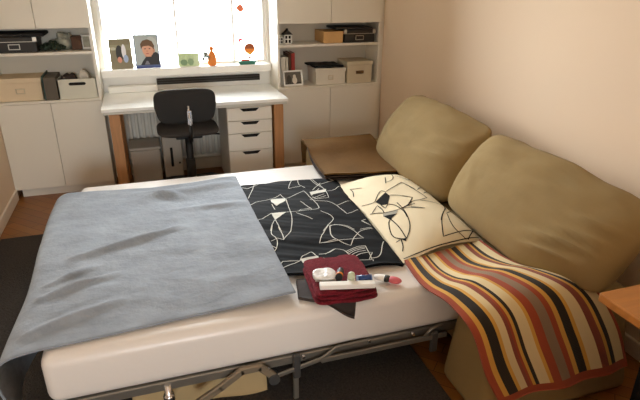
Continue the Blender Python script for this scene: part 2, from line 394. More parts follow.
struct('window_sill', MB().box(0.728, 2.108, 0.225, YB + 0.045, WZ0 - 0.06, WZ0, 0.006, 2), M_frame)
# ------------------------------------------------------------------ fitted storage wall
def base_cabinet(x0, x1, label, plinth_in=0.035):
    r = thing('base_cabinet', (x0, 0, 0), label, 'cabinet', group='low cabinets along the window wall'); w = x1 - x0
    MB().box(0, w, 0.02, 0.31, 0.075, 0.735).box(0, w, 0.0, 0.31, 0.735, 0.753, 0.002, 1).build('body', M_door, r)
    MB().box(plinth_in, w - 0.0, 0.052, 0.30, 0, 0.075).build('plinth', M_door, r)
    for a, c in ((0.0, w / 2 - 0.0016), (w / 2 + 0.0016, w)):
        MB().box(a + 0.0005, c, 0.0, 0.0185, 0.075, 0.733, 0.0015, 1).build('door', M_door, r)
    return r
def open_shelf(x0, x1, label):
    r = thing('open_shelf_unit', (x0, 0, 0.753), label, 'shelf unit', group='open shelves along the window wall'); w = x1 - x0
    h = 1.262 - 0.753
    MB().box(0, 0.02, 0.012, 0.31, 0, h).build('side_panel', M_white, r)
    MB().box(w - 0.02, w, 0.012, 0.31, 0, h).build('side_panel', M_white, r)
    MB().box(0.02, w - 0.02, 0.29, 0.31, 0, h).build('back_panel', M_shelf, r)
    MB().box(0.02, w - 0.02, 0.014, 0.29, 0.325, 0.345, 0.002, 1).build('shelf', M_white, r)
    return r
def wall_cabinet(x0, x1, label):
    r = thing('wall_cabinet', (x0, 0, 1.2635), label, 'cabinet', group='upper cabinets along the window wall'); w = x1 - x0
    MB().box(0, w, 0.02, 0.31, 0, 0.98).build('body', M_white, r)
    for a, c in ((0.0, w / 2 - 0.0016), (w / 2 + 0.0016, w)):
        MB().box(a + 0.0005, c, 0.0, 0.0185, 0, 0.98, 0.0015, 1).build('door', M_door, r)
    return r
LX0, LX1, RX0, RX1 = 0.003, 0.724, 2.112, 3.03
base_cabinet(LX0, LX1, 'low white two-door cabinet left of the desk, against the left wall')
base_cabinet(RX0, RX1, 'low white two-door cabinet right of the desk, behind the sofa end', 0.0)
open_shelf(LX0, LX1, 'open white shelf left of the window with black box and pale boxes')
open_shelf(RX0, RX1, 'open white shelf right of the window with books and tan box')
wall_cabinet(LX0, LX1, 'upper white two-door cabinet left of the window')
wall_cabinet(RX0, RX1, 'upper white two-door cabinet right of the window')
struct('trim_1', MB().box(RX1, XR, 0.03, 0.05, 0, 2.24), M_door)

# ------------------------------------------------------------------ desk and under it
r = thing('desk', (1.42, 0.05, 0), 'wide white desk with two-layer top and oak legs under the window', 'desk')
MB().box(0.7307 - 1.42, 2.10 - 1.42, -0.406, 0.255, 0.716, 0.74, 0.003, 2).build('desk_top', M_desk, r)
MB().box(0.742 - 1.42, 2.09 - 1.42, -0.396, 0.245, 0.695, 0.7145, 0.002, 1).build('lower_top_board', M_deskedge, r)
for x in (0.775, 1.988):
    for y in (-0.385, 0.16):
        MB().box(x - 1.42, x + 0.075 - 1.42, y, y + 0.075, 0, 0.695, 0.003, 1).build('leg', M_oak, r)

r = thing('drawer_unit', (1.795, -0.33, 0), 'white four-drawer pedestal with cut-out grips under the right of the desk', 'drawer unit')
MB().box(-0.175, 0.175, 0.02, 0.54, 0.03, 0.69).box(-0.155, 0.155, 0.05, 0.5, 0, 0.03).build('body', M_white, r)
for z0, z1 in ((0.583, 0.683), (0.482, 0.579), (0.342, 0.478), (0.045, 0.338)):
    d = MB().box(-0.174, 0.174, 0.0, 0.018, z0, z1, 0.002, 1).build('drawer', M_white, r)
    pts = [(-0.075, z1 - 0.006), (0.075, z1 - 0.006), (0.05, z1 - 0.03), (-0.05, z1 - 0.03)]
    MB().prism(pts, -0.0025, 0.004).build('grip_slot', M_dkhole, d)

r = thing('radiator', (1.4, 0.262, 0), 'white column radiator under the window behind the desk', 'radiator')
b = MB()
for k in range(22):
    x = -0.56 + k * 0.052
    b.cyl((x, 0, 0.14), (x, 0, 0.66), 0.016, n=10)
b.build('columns', M_rad, r)
MB().cyl((-0.58, 0, 0.14), (0.56, 0, 0.14), 0.022).build('lower_header', M_rad, r)
MB().cyl((-0.58, 0, 0.66), (0.56, 0, 0.66), 0.022).build('upper_header', M_rad, r)
for x in (-0.4, 0.4): MB().box(x - 0.015, x + 0.015, -0.02, 0.02, 0, 0.14).build('foot', M_rad, r)
r = thing('shade_strip', (1.575, 0.305, 0.778), 'long dark strip standing in for shade between window sill and desk back edge', 'dark strip')  # dark strip with bars, added to imitate the shaded gap under the sill
MB().box(-0.43, 0.44, -0.012, 0.0095, 0, 0.05).build('recess', M_gapshade, r)
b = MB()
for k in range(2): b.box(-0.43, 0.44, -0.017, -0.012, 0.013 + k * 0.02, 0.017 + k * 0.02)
b.build('strip_bars', M_steeldark, r)
tag(MB().box(-0.19, 0.19, -0.045, 0.045, 0, 0.05, 0.008, 2).build('flat_box', M_paper, None, (0.955, 0.255, 0.741)), 'long flat white box lying at the back left of the desk', 'box')

r = thing('waste_bin', (0.99, 0.06, 0), 'pale grey lidded bin under the left side of the desk', 'bin')
MB().box(-0.115, 0.115, -0.13, 0.13, 0, 0.33, 0.015, 2).build('body', M_bin, r)
MB().box(-0.122, 0.122, -0.137, 0.137, 0.332, 0.356, 0.008, 2).build('lid', M_bin, r)
r = thing('computer_case', (1.2, 0.07, 0), 'pale grey upright computer case with a dark slot behind the chair', 'computer')
MB().box(-0.075, 0.075, -0.15, 0.15, 0.0, 0.44, 0.01, 2).build('body', M_bin, r)
MB().box(-0.02, 0.0, -0.156, -0.148, 0.18, 0.34, 0.002, 1).build('front_slot', M_dkhole, r)
MB().box(0.04, 0.055, -0.156, -0.148, 0.2, 0.215, 0.002, 1).build('power_button', M_dkhole, r)

# ------------------------------------------------------------------ office chair (faces the window)
r = thing('office_chair', (1.325, -0.22, 0), 'black office chair with rounded backrest tucked under the desk', 'chair')
t = MB()
def backrest(u, v):
    pass
mb = cushion(0.43, 0.24, 0.055, n=5.5, m=2.4, pinch=0.0, wr=0.0, res=14)
for v in mb.bm.verts: v.co.y += 0.5 * v.co.x * v.co.x * -1.0 + 0.0; v.co.x *= 1 - 0.16 * max(0, -v.co.z / 0.15)
mb.build('backrest', M_blackfab, r, (-0.02, -0.265, 0.757), (math.radians(-6), 0, 0))
mb = cushion(0.46, 0.43, 0.075, n=4.5, m=2.4, pinch=0.0, wr=0.0, res=14)
mb.build('seat', M_seat, r, (0, 0, 0.53), (PI / 2, 0, 0))
MB().bar([(0, -0.292, 0.76), (0, -0.312, 0.68), (0, -0.305, 0.63)], 0.032, 0.014).box(-0.017, 0.017, -0.318, -0.294, 0.63, 0.735, 0.005, 2).build('spine_bracket', M_chrome, r)
MB().tube([(0, -0.30, 0.65), (0, -0.29, 0.54), (0, -0.24, 0.49), (0, -0.05, 0.482)], 0.016).build('spine_arm', M_black, r)
MB().box(-0.1, 0.1, -0.1, 0.1, 0.465, 0.498, 0.01).build('seat_plate', M_black, r)
MB().cyl((0, 0, 0.1), (0, 0, 0.47), 0.028).cyl((0, 0, 0.1), (0, 0, 0.28), 0.036).build('gas_column', M_black, r)
MB().tube([(0.1, -0.02, 0.48), (0.2, -0.03, 0.475), (0.24, -0.03, 0.47)], 0.008).build('height_lever', M_black, r)
for k in range(5):
    a = 2 * PI * k / 5 + PI / 2
    c, s = math.cos(a), math.sin(a)
    lg = MB().tube([(0, 0, 0.12), (0.16 * c, 0.16 * s, 0.11), (0.27 * c, 0.27 * s, 0.075)], 0.02).build('leg', M_black, r)
    MB().cyl((0.27 * c - 0.02 * s, 0.27 * s + 0.02 * c, 0.028), (0.27 * c + 0.02 * s, 0.27 * s - 0.02 * c, 0.028), 0.028).cyl((0.27 * c, 0.27 * s, 0.03), (0.27 * c, 0.27 * s, 0.08), 0.008).build('caster', M_black, lg)
# ------------------------------------------------------------------ things on the shelves
def lidded_box(name, cx, w, h, d, z, m, label, lid=0.03, plate=None, plate_w=0.05, corner=False, group=None, dark=None):
    r = thing(name, (cx, 0.03 + d / 2, z), label, 'box', group=group)
    MB().box(-w / 2 + 0.005, w / 2 - 0.005, -d / 2 + 0.005, d / 2 - 0.005, 0, h - 0.006, 0.002, 1).build('body', m, r)
    MB().box(-w / 2, w / 2, -d / 2, d / 2, h - lid, h, 0.003, 1).build('lid', m, r)
    if plate:
        z0 = (h - lid) * 0.55
        p = MB()
        for a in ((-plate_w / 2, plate_w / 2, z0 + 0.014, z0 + 0.019), (-plate_w / 2, plate_w / 2, z0 - 0.019, z0 - 0.014), (-plate_w / 2, -plate_w / 2 + 0.005, z0 - 0.019, z0 + 0.019), (plate_w / 2 - 0.005, plate_w / 2, z0 - 0.019, z0 + 0.019)):
            p.box(a[0], a[1], -d / 2 - 0.001, -d / 2 + 0.006, a[2], a[3])
        p.build('label_holder', plate, r)
    if corner:
        c = MB()
        for s in (-1, 1):
            c.box(min(s * (w / 2 + 0.001), s * (w / 2 - 0.025)), max(s * (w / 2 + 0.001), s * (w / 2 - 0.025)), -d / 2 - 0.001, -d / 2 + 0.025, h - lid, h + 0.001)
        c.box(-w / 2, w / 2, -d / 2 - 0.001, -d / 2 + 0.001, h - lid, h - lid + 0.004)
        c.build('metal_corners', M_silver, r)
    return r
ZS, ZL = 1.0995, 0.7545
# left, upper shelf
lidded_box('storage_box', 0.196, 0.30, 0.105, 0.25, ZS, M_boxblk, 'black lidded box with metal label holder on the left upper shelf', 0.032, M_silver, 0.075, True)
r = thing('laptop_bag', (0.2, 0.155, ZS + 0.1065), 'flat black case lying on the black box, left upper shelf', 'bag')
MB().box(-0.17, 0.2, -0.13, 0.13, 0, 0.026, 0.011, 3).build('body', M_blackfab, r)
MB().tube([(-0.08, -0.13, 0.013), (-0.07, -0.15, 0.013), (0.05, -0.15, 0.013), (0.06, -0.13, 0.013)], 0.006).build('handle', M_black, r)
mb = MB()
for k in range(46):
    a = random.random() * 6.3; q = random.random() ** 0.5
    mb.sphere((0.08 * q * math.cos(a), 0.06 * q * math.sin(a), 0.022 + 0.05 * random.random() * (1 - q)), 0.02, 0.018, 0.02, 6, 4)
tag(mb.build('tinsel_garland', M_tinsel, None, (0.435, 0.13, ZS - 0.0)), 'heap of dark green tinsel beside the black box, left upper shelf', 'garland')
r = thing('glass_bowl', (0.512, 0.19, ZS), 'cloudy glass bowl with crumpled clear wrap behind the tinsel', 'bowl')
MB().lathe((0, 0, 0), [(0.03, 0), (0.055, 0.03), (0.066, 0.075), (0.061, 0.075), (0.05, 0.034), (0.02, 0.008)]).build('bowl_body', M_clear, r)
mb = cushion(0.1, 0.07, 0.1, n=2.5, wr=0.02, seed=3, res=8); mb.build('wrap', M_clear, r, (0, 0, 0.085))
r = thing('small_box', (0.598, 0.17, ZS), 'small dark brown box between glass bowl and white frame', 'box')
MB().box(-0.035, 0.035, -0.05, 0.05, 0, 0.075, 0.003).build('body', M_brownbox, r)
MB().box(-0.037, 0.037, -0.052, 0.052, 0.0755, 0.095, 0.003).build('lid', M_brownbox, r)
r = thing('framed_photo', (0.665, 0.16, ZS), 'white frame with a dim picture at the right end of the left upper shelf', 'picture frame', -0.1)
f = MB(); f.box(-0.035, 0.035, 0, 0.012, 0, 0.012); f.box(-0.035, 0.035, 0, 0.012, 0.09, 0.102); f.box(-0.035, -0.024, 0, 0.012, 0.012, 0.09); f.box(0.024, 0.035, 0, 0.012, 0.012, 0.09)
f.build('frame', M_paper, r); MB().box(-0.024, 0.024, 0.006, 0.01, 0.012, 0.09).build('picture', M_clear, r)
# left, lower shelf
lidded_box('storage_box', 0.175, 0.30, 0.165, 0.25, ZL, M_boxcream, 'large cream lidded box with small label frame, left lower shelf', 0.035, M_boxbeige, 0.06)
r = thing('file_folder', (0.385, 0.145, ZL), 'dark grey upright file between cream box and white handled box', 'file')
MB().box(-0.042, 0.042, -0.14, 0.14, 0, 0.165, 0.003).build('body', mat('grey_file', (96, 88, 76), 0.7), r)
MB().box(-0.052, -0.043, -0.14, 0.14, 0, 0.18, 0.002).build('binder', mat('teal_file', (52, 74, 66), 0.6), r)
r = thing('handled_box', (0.567, 0.15, ZL), 'open pale box with oval handle hole, right end of left lower shelf', 'box')
b = MB(); w, d, h = 0.135, 0.13, 0.145
b.box(-w, w, -d, d, 0, 0.006)
b.box(-w, -w + 0.006, -d, d, 0.006, h); b.box(w - 0.006, w, -d, d, 0.006, h); b.box(-w, w, d - 0.006, d, 0.006, h); b.box(-w, w, -d, -d + 0.006, 0.006, h)
b.build('body', M_boxgrn, r)
sl = [(0.047 + 0.013 * math.cos(a), h - 0.035 + 0.011 * math.sin(a)) for a in [(-PI / 2 + k * PI / 6) for k in range(7)]] + [(-0.047 + 0.013 * math.cos(a), h - 0.035 + 0.011 * math.sin(a)) for a in [(PI / 2 + k * PI / 6) for k in range(7)]]
MB().prism(sl, -d - 0.001, -d + 0.002).build('handle_hole', M_dkhole, r)
mb = cushion(0.1, 0.17, 0.12, n=2.6, wr=0.02, seed=1.2, res=8)
tag(mb.build('paper_bag', M_boxwhite, None, (0.61, 0.16, ZL + 0.095)), 'crumpled white bag sticking up out of the handled box', 'bag')
mb = cushion(0.14, 0.15, 0.2, n=3, wr=0.02, seed=5, res=8)
tag(mb.build('dark_pouch', M_darkcl, None, (0.5, 0.155, ZL + 0.083)), 'dark pouch lying in the left half of the handled box', 'pouch')
# right, upper shelf
def lantern(x, y, s, label):
    r = thing('house_lantern', (x, y, ZS), label, 'lantern', group='house lanterns on the right upper shelf')
    f = MB()
    for sx in (-1, 1):
        for sy in (-1, 1): f.box(sx * 0.03 * s - 0.005 * s, sx * 0.03 * s + 0.005 * s, sy * 0.03 * s - 0.005 * s, sy * 0.03 * s + 0.005 * s, 0, 0.075 * s)
    for z in (0.0, 0.035, 0.068):
        f.box(-0.035 * s, 0.035 * s, -0.035 * s, -0.027 * s, z * s, (z + 0.008) * s); f.box(-0.035 * s, -0.027 * s, -0.027 * s, 0.035 * s, z * s, (z + 0.008) * s); f.box(0.027 * s, 0.035 * s, -0.027 * s, 0.035 * s, z * s, (z + 0.008) * s)
    f.box(-0.004 * s, 0.004 * s, -0.034 * s, -0.027 * s, 0, 0.07 * s)
    f.build('lattice', M_paper, r)
    MB().box(-0.026 * s, 0.026 * s, -0.026 * s, 0.026 * s, 0.003, 0.07 * s).build('dark_core', M_dkhole, r)
    MB().prism([(-0.042 * s, 0.076 * s), (0.042 * s, 0.076 * s), (0.0, 0.115 * s)], -0.038 * s, 0.038 * s).box(-0.008 * s, 0.008 * s, -0.008 * s, 0.008 * s, 0.1 * s, 0.125 * s).build('roof', M_boxblk if s > 0.9 else M_clear, r)
    return r
lantern(2.218, 0.1, 0.97, 'small white lattice lantern with a black pitched roof, right upper shelf')
lantern(2.157, 0.1, 0.7, 'smaller grey-roofed lattice lantern at the left end of the right upper shelf')
r = thing('carton', (2.603, 0.155, ZS), 'plain tan carton on the right upper shelf beside the black box', 'box')
MB().box(-0.087, 0.087, -0.125, 0.125, 0, 0.094, 0.003).build('body', M_boxtan, r)
MB().box(-0.087, 0.087, -0.001, 0.001, 0.0935, 0.0955).build('top_seam', M_brownbox, r)
lidded_box('storage_box', 2.842, 0.288, 0.106, 0.25, ZS, M_boxblk, 'black lidded box with silver edge and label holder, right upper shelf', 0.036, M_silver, 0.075, True)
r = thing('flat_folder', (2.74, 0.155, ZS + 0.108), 'thin black folder lying over the carton and black box, right upper shelf', 'folder')
MB().box(-0.12, 0.22, -0.12, 0.12, 0, 0.018, 0.004).build('cover', M_boxblk, r)
MB().box(-0.115, 0.221, -0.115, 0.115, 0.005, 0.013).build('pages', M_darkcl, r)
# right, lower shelf
for x0, x1, h, m, nm in ((2.136, 2.158, 0.225, M_greybk, 'grey spined book at the left end of the right lower shelf'),
                        (2.160, 2.200, 0.235, M_boxwhite, 'wide white spined book second from the left in the row'),
                        (2.202, 2.226, 0.232, M_boxgrn, 'white book with dark edge next to the red books'),
                        (2.228, 2.250, 0.262, M_brownbox, 'dark red book standing taller between white and red ones'),
                        (2.252, 2.284, 0.265, M_red, 'bright red book at the right end of the row')):
    r = thing('book', ((x0 + x1) / 2, 0.192, ZL), nm, 'book', group='books on the right lower shelf'); w = (x1 - x0) / 2
    MB().box(-w, w, -0.09, -0.086, 0, h).box(-w, -w + 0.002, -0.09, 0.09, 0, h).box(w - 0.002, w, -0.09, 0.09, 0, h).build('cover', m, r)
    MB().box(-w + 0.002, w - 0.002, -0.086, 0.086, 0.004, h - 0.005).build('pages', M_paper, r)
r = thing('framed_photo', (2.258, 0.052, ZL + 0.002), 'small white framed black-and-white photo leaning on the books, right lower shelf', 'picture frame', 0.08)
rx = Matrix.Rotation(math.radians(-14), 4, 'X')
f = MB(); W, H, t = 0.088, 0.128, 0.013
f.box(-W, W, 0, 0.012, 0, t, mtx=rx); f.box(-W, W, 0, 0.012, H - t, H, mtx=rx); f.box(-W, -W + t, 0, 0.012, t, H - t, mtx=rx); f.box(W - t, W, 0, 0.012, t, H - t, mtx=rx)
f.build('frame', M_paper, r)
p = MB(); p.box(-W + t, W - t, 0.007, 0.011, t, H - t, mtx=rx)
p.mi = 1; p.prism(oval(0.015, 0.045, 0.022, 0.03), 0.0055, 0.0068, rx); p.prism(oval(0.015, 0.078, 0.013, 0.015), 0.0055, 0.0068, rx)
p.mi = 2; p.prism(oval(-0.035, 0.05, 0.02, 0.04), 0.0058, 0.0068, rx); p.prism([(-0.07, t), (0.07, t), (0.07, 0.03), (-0.07, 0.022)], 0.006, 0.0068, rx)
p.build('picture', [mat('photo_grey', (104, 98, 88), 0.4), M_boxwhite, mat('photo_dark', (60, 56, 50), 0.4)], r)
lidded_box('storage_box', 2.585, 0.278, 0.137, 0.25, ZL, M_boxwhite, 'white lidded box with small label frame under a black cloth', 0.03, M_boxbeige, 0.045)
mb = MB()
mb.grid(lambda u, v: Vector((-0.14 + 0.262 * u - 0.02 * v, -0.115 + 0.235 * v + 0.008 * math.sin(u * 5), 0.012 + 0.01 * fbm(u * 3, v * 3) + 0.004)), 16, 16, 0.014)
tag(mb.build('folded_cloth', mat('black_cloth', (20, 19, 20), 0.95), None, (2.58, 0.155, ZL + 0.143)), 'folded black cloth lying on the white lidded box', 'cloth')
lidded_box('storage_box', 2.853, 0.242, 0.185, 0.25, ZL, M_boxbeige, 'beige lidded box with brown metal pull at the right lower shelf end', 0.032)
r = bpy.data.objects['storage_box.004'] if 'storage_box.004' in bpy.data.objects else None
b = MB().box(-0.035, 0.035, -0.136, -0.123, 0.088, 0.098, 0.002).box(-0.035, 0.035, -0.13, -0.123, 0.08, 0.106, 0.001)
b.build('pull', mat('brown_metal', (120, 92, 62), 0.4, metal=0.5), r)

# ------------------------------------------------------------------ things on the window sill
ZW = WZ0
def print_card(name, loc, rz, tilt, w, h, label, cat, layers, edge=M_paper):
    r = thing(name, loc, label, cat, rz)
    rx = Matrix.Rotation(math.radians(-tilt), 4, 'X'); p = MB(); mats = [edge]
    p.box(-w / 2, w / 2, 0, 0.004, 0, h, mtx=rx)
    for k, (poly, m) in enumerate(layers):
        mats.append(m); p.mi = len(mats) - 1
        p.prism([(x * w, z * h) for x, z in poly], -0.0012 - 0.0004 * k, 0.0005, rx)
    p.build('print', mats, r)
    s = MB().box(-0.012, 0.012, h * 0.1 + 0.006, h * 0.1 + 0.009, 0.0, h * 0.55).box(-0.012, 0.012, 0.005, h * 0.1 + 0.009, 0.0, 0.003)
    s.build('easel_back', edge, r)
    return r
def m_(n, c): return mat(n, c, 0.5)
full = lambda a=-0.5, b_=0.5, c=0.0, d=1.0: [(a, c), (b_, c), (b_, d), (a, d)]
print_card('photo_print', (0.896, 0.262, ZW + 0.001), 0.06, 9, 0.168, 0.235, 'olive-toned photo with a small black and white figure on the window sill', 'photo', [
    (full(), m_('olive_photo', (128, 118, 92))), (full(-0.5, 0.5, 0.62, 0.8), m_('olive_light', (142, 136, 108))),
    (oval(-0.06, 0.52, 0.16, 0.27), m_('photo_black', (46, 44, 42))), (oval(0.14, 0.58, 0.1, 0.24), m_('photo_pale', (222, 220, 224))),
    (oval(0.2, 0.34, 0.11, 0.13), m_('photo_blue', (160, 178, 210))), (oval(-0.08, 0.31, 0.1, 0.1), m_('photo_rose', (206, 140, 118))),
    (oval(-0.33, 0.68, 0.13, 0.05), m_('photo_mist', (180, 174, 152)))])
print_card('photo_print', (1.095, 0.262, ZW + 0.001), 0.02, 9, 0.192, 0.262, 'blue-grey portrait photo of a child in a dark top on the window sill', 'photo', [
    (full(), m_('portrait_border', (86, 104, 150))), (full(-0.46, 0.46, 0.1, 0.98), m_('portrait_grey', (172, 182, 184))),
    (oval(0.2, 0.62, 0.26, 0.32), m_('portrait_light', (194, 200, 198))),
    ([(-0.3, 0.1), (0.46, 0.1), (0.46, 0.42), (0.36, 0.48), (0.2, 0.44), (-0.06, 0.34), (-0.2, 0.22)], m_('portrait_top', (44, 44, 50))),
    ([(-0.1, 0.34), (0.16, 0.34), (0.2, 0.5), (-0.02, 0.5)], m_('portrait_neck', (200, 140, 112))),
    (oval(0.05, 0.56, 0.235, 0.215), m_('portrait_skin', (222, 166, 138))),
    (oval(0.28, 0.53, 0.045, 0.07), m_('portrait_ear', (206, 146, 120))),
    ([(-0.22, 0.57), (-0.24, 0.72), (-0.14, 0.82), (0.06, 0.86), (0.24, 0.8), (0.32, 0.66), (0.28, 0.55), (0.23, 0.62), (0.1, 0.67), (-0.1, 0.66), (-0.17, 0.64)], m_('portrait_hair', (104, 74, 46))),
    (oval(-0.06, 0.58, 0.035, 0.014), m_('portrait_eye', (60, 44, 36))), (oval(0.12, 0.58, 0.035, 0.014), m_('portrait_eye2', (60, 44, 36))),
    (oval(0.01, 0.51, 0.03, 0.022), m_('portrait_nose', (204, 142, 114))), (oval(0.01, 0.435, 0.07, 0.014), m_('portrait_lips', (186, 100, 90))),
    ([(-0.14, 0.11), (0.08, 0.11), (0.0, 0.22), (-0.06, 0.22)], m_('portrait_logo', (120, 122, 132))),
    (full(-0.5, 0.5, 0.0, 0.06), m_('portrait_foot', (56, 76, 140)))])
r = print_card('greeting_card', (1.42, 0.275, ZW + 0.001), -0.05, 10, 0.165, 0.105, 'pale green card with leafy picture in the middle of the sill', 'card', [
    (full(), M_greenc), (oval(-0.25, 0.3, 0.18, 0.24, 9), m_('leaf_green', (120, 150, 112))), (oval(0.08, 0.34, 0.16, 0.28, 7), m_('leaf_green2', (136, 164, 126))), (full(0.24, 0.5, 0.1, 0.9), m_('leaf_pale', (204, 220, 180)))])
r = thing('ceramic_figure', (1.61, 0.275, ZW), 'orange bottle-shaped figure holding grey flowers on the sill', 'figurine')
MB().lathe((0, 0, 0), [(0.028, 0), (0.036, 0.01), (0.038, 0.05), (0.033, 0.085), (0.018, 0.11), (0.012, 0.12), (0.019, 0.135), (0.015, 0.15), (0.005, 0.158)]).build('body', M_orange, r)
b = MB()
for dx, dz in ((-0.045, 0.1), (-0.06, 0.08), (-0.035, 0.075), (-0.062, 0.105), (-0.075, 0.06)): b.sphere((dx, -0.03, dz), 0.012, 0.012, 0.015, 8, 6)
b.build('flowers', mat('grey_petals', (120, 126, 122), 0.7), r)
MB().tube([(-0.02, -0.02, 0.06), (-0.04, -0.03, 0.07), (-0.055, -0.03, 0.09)], 0.005).build('stem', M_teal, r)
r = thing('toy_boat', (1.905, 0.265, ZW), 'small flat teal boat ornament at the right end of the sill', 'ornament')
MB().prism([(-0.07, 0.012), (0.07, 0.012), (0.075, 0.03), (-0.075, 0.03)], -0.025, 0.025).box(-0.065, 0.065, -0.024, 0.024, 0, 0.012).build('hull', M_teal, r)
MB().box(-0.05, 0.02, -0.015, 0.015, 0.03, 0.042, 0.003).build('deck_load', M_redpaper, r)
r = thing('paper_balloon', (1.945, 0.345, 0.985), 'orange paper hot-air balloon hanging at the right of the window', 'window decoration')
b = MB(); b.prism(oval(0, 0.055, 0.047, 0.044), -0.006, 0.004); b.build('envelope', M_orange, r)
MB().prism([(-0.047, 0.055), (0.047, 0.055), (0.035, 0.09), (0, 0.1), (-0.035, 0.09)], -0.009, 0.005).build('brown_cap', M_brownp, r)
MB().prism([(-0.03, 0.025), (0.03, 0.025), (0.012, 0.002), (-0.012, 0.002)], -0.008, 0.005).build('skirt', M_yellowp, r)
MB().prism([(-0.011, -0.03), (0.011, -0.03), (0.013, -0.01), (-0.013, -0.01)], -0.006, 0.004).build('basket', M_brownp, r)
MB().tube([(0, 0, 0.098), (0, 0, 0.6), (0, 0, 1.264 - 0.02)], 0.0012, 5).build('string', M_paper, r)
r = thing('paper_garland', (1.868, 0.345, 1.06), 'red and orange paper garland hanging in the right of the window', 'window decoration')
MB().tube([(0, 0, 0.0), (0, 0, 0.6), (0, 0, 1.18)], 0.0012, 5).build('string', M_paper, r)
MB().prism(oval(0.012, 0.31, 0.03, 0.03), -0.004, 0.003).build('disc', mat('coral_paper', (236, 130, 96), 0.7), r)
MB().prism([(-0.01, 0.37), (0.026, 0.37), (0.03, 0.42), (-0.012, 0.42)], -0.004, 0.003).build('flag', M_redpaper, r)
MB().prism([(-0.02, 0.02), (-0.005, 0.02), (-0.002, 0.045), (0.02, 0.05), (0.02, 0.068), (-0.018, 0.062)], -0.004, 0.003).build('pink_bird', mat('pink_paper', (226, 70, 90), 0.7), r)
# ------------------------------------------------------------------ rug
r = MB()
r.box(0.03, 2.1, -3.9, -0.735, 0.0, 0.012, 0.004, 1)
tag(r.build('rug', M_rug), 'charcoal rug on the parquet along the left wall and under the bed', 'rug')

# ------------------------------------------------------------------ sofa bed
sofa = thing('sofa_bed', (2.6, -1.86, 0), 'khaki sofa bed folded out with white sheeted mattress on a steel frame', 'sofa bed')
def sp(mb, name, m, parent=None):
    o = mb.build(name, m, parent or sofa)
    for v in o.data.vertices: v.co -= Vector((2.6, -1.86, 0)) if parent is None or parent is sofa else Vector((2.6, -1.86, 0))
    return o
MZ = 0.425
sp(MB().box(0.6, 2.5, -2.70, -1.02, 0.222, MZ, 0.045, 6, smooth=True), 'mattress', M_sheet)
sp(MB().box(2.27, 3.0, -2.73, -0.99, 0.06, 0.235, 0.02), 'seat_base', M_khaki)
sp(MB().box(2.84, 3.035, -2.73, -0.99, 0.06, 0.74, 0.05, 4, smooth=True), 'backrest', M_khaki)
sp(MB().box(2.5, 2.84, -2.73, -0.99, 0.235, 0.42, 0.03, 3), 'seat_deck', M_khaki)
b = MB().box(2.19, 2.84, -2.985, -2.735, 0.0, 0.462, 0.05, 4, smooth=True)
for v in b.bm.verts:                                    # loose cover flares towards the floor
    k = max(0.0, 1 - v.co.z / 0.40)
    v.co.x += (-0.06 if v.co.x < 2.5 else 0.02) * k; v.co.y += -0.09 * k if v.co.y < -2.86 else 0
sp(b, 'armrest', M_khaki)
sp(MB().box(2.11, 2.84, -0.985, -0.755, 0.05, 0.49, 0.05, 4, smooth=True), 'armrest', M_khaki)
for x in (2.25, 2.78):
    for y in (-0.82,): sp(MB().cyl((x, y, 0), (x, y, 0.06), 0.022, 0.028), 'foot', M_black)
fr = MB()
fr.box(0.66, 2.26, -2.69, -2.665, 0.182, 0.222, 0.004, 1)
sp(fr, 'side_rail', M_steel)
sp(MB().box(0.66, 2.26, -1.055, -1.03, 0.182, 0.222, 0.004, 1), 'side_rail', M_steel)
sp(MB().box(0.635, 0.66, -2.69, -1.03, 0.182, 0.222, 0.004, 1), 'end_rail', M_steel)
b = MB()
for k in range(7): b.box(0.66 + k * 0.24, 0.72 + k * 0.24, -2.665, -1.055, 0.21, 0.2215)
sp(b, 'slat_webbing', M_steeldark)
for y, s in ((-2.715, -1), (-1.005, 1)):
    # bent knee bracket, long folding link, short link, joints and legs of the fold-out mechanism
    sp(MB().bar([(1.10, y, 0.115), (1.19, y, 0.165), (1.275, y, 0.222), (1.345, y, 0.222), (1.395, y, 0.17)], 0.020, 0.03), 'knee_bracket', M_tanmetal)
    sp(MB().bar([(1.39, y, 0.158), (1.60, y, 0.20), (1.66, y, 0.238), (1.80, y, 0.24)], 0.01, 0.018), 'link_arm', M_steel)
    sp(MB().bar([(1.6, y, 0.192), (2.16, y, 0.19)], 0.012, 0.024), 'long_link', M_steel)
    j = sp(MB().cyl((1.397, y + 0.02, 0.158), (1.397, y - 0.02, 0.158), 0.022), 'joint', M_steeldark)
    sp(MB().bar([(1.375, y, 0.205), (1.398, y, 0.15)], 0.016, 0.016), 'joint_strap', M_chrome)
    sp(MB().box(1.478, 1.508, y - 0.006, y + 0.012, 0.13, 0.245, 0.004, 1), 'drop_bracket', M_steeldark)
    sp(MB().box(1.482, 1.504, y + 0.012, y + 0.03, 0.0, 0.21, 0.003, 1), 'leg', M_steel)
    sp(MB().cyl((1.0, y + 0.03, 0.0), (1.0, y + 0.03, 0.21), 0.014).lathe((1.0, y + 0.03, 0.125), [(0.016, 0), (0.022, 0.008), (0.022, 0.03), (0.016, 0.04)]), 'leg', M_chrome)
    sp(MB().box(2.09, 2.125, y - 0.008, y + 0.012, 0.11, 0.215, 0.006, 1), 'drop_bracket', M_steeldark)
    sp(MB().tube([(2.06, y, 0.2), (2.09, y, 0.235), (2.15, y, 0.245)], 0.007), 'pull_wire', M_steel)
    for x, z in ((1.52, 0.228), (1.80, 0.24), (2.0, 0.228)):
        sp(MB().cyl((x, y - 0.008, z), (x, y + 0.01, z), 0.007, n=8), 'rivet', M_chrome)
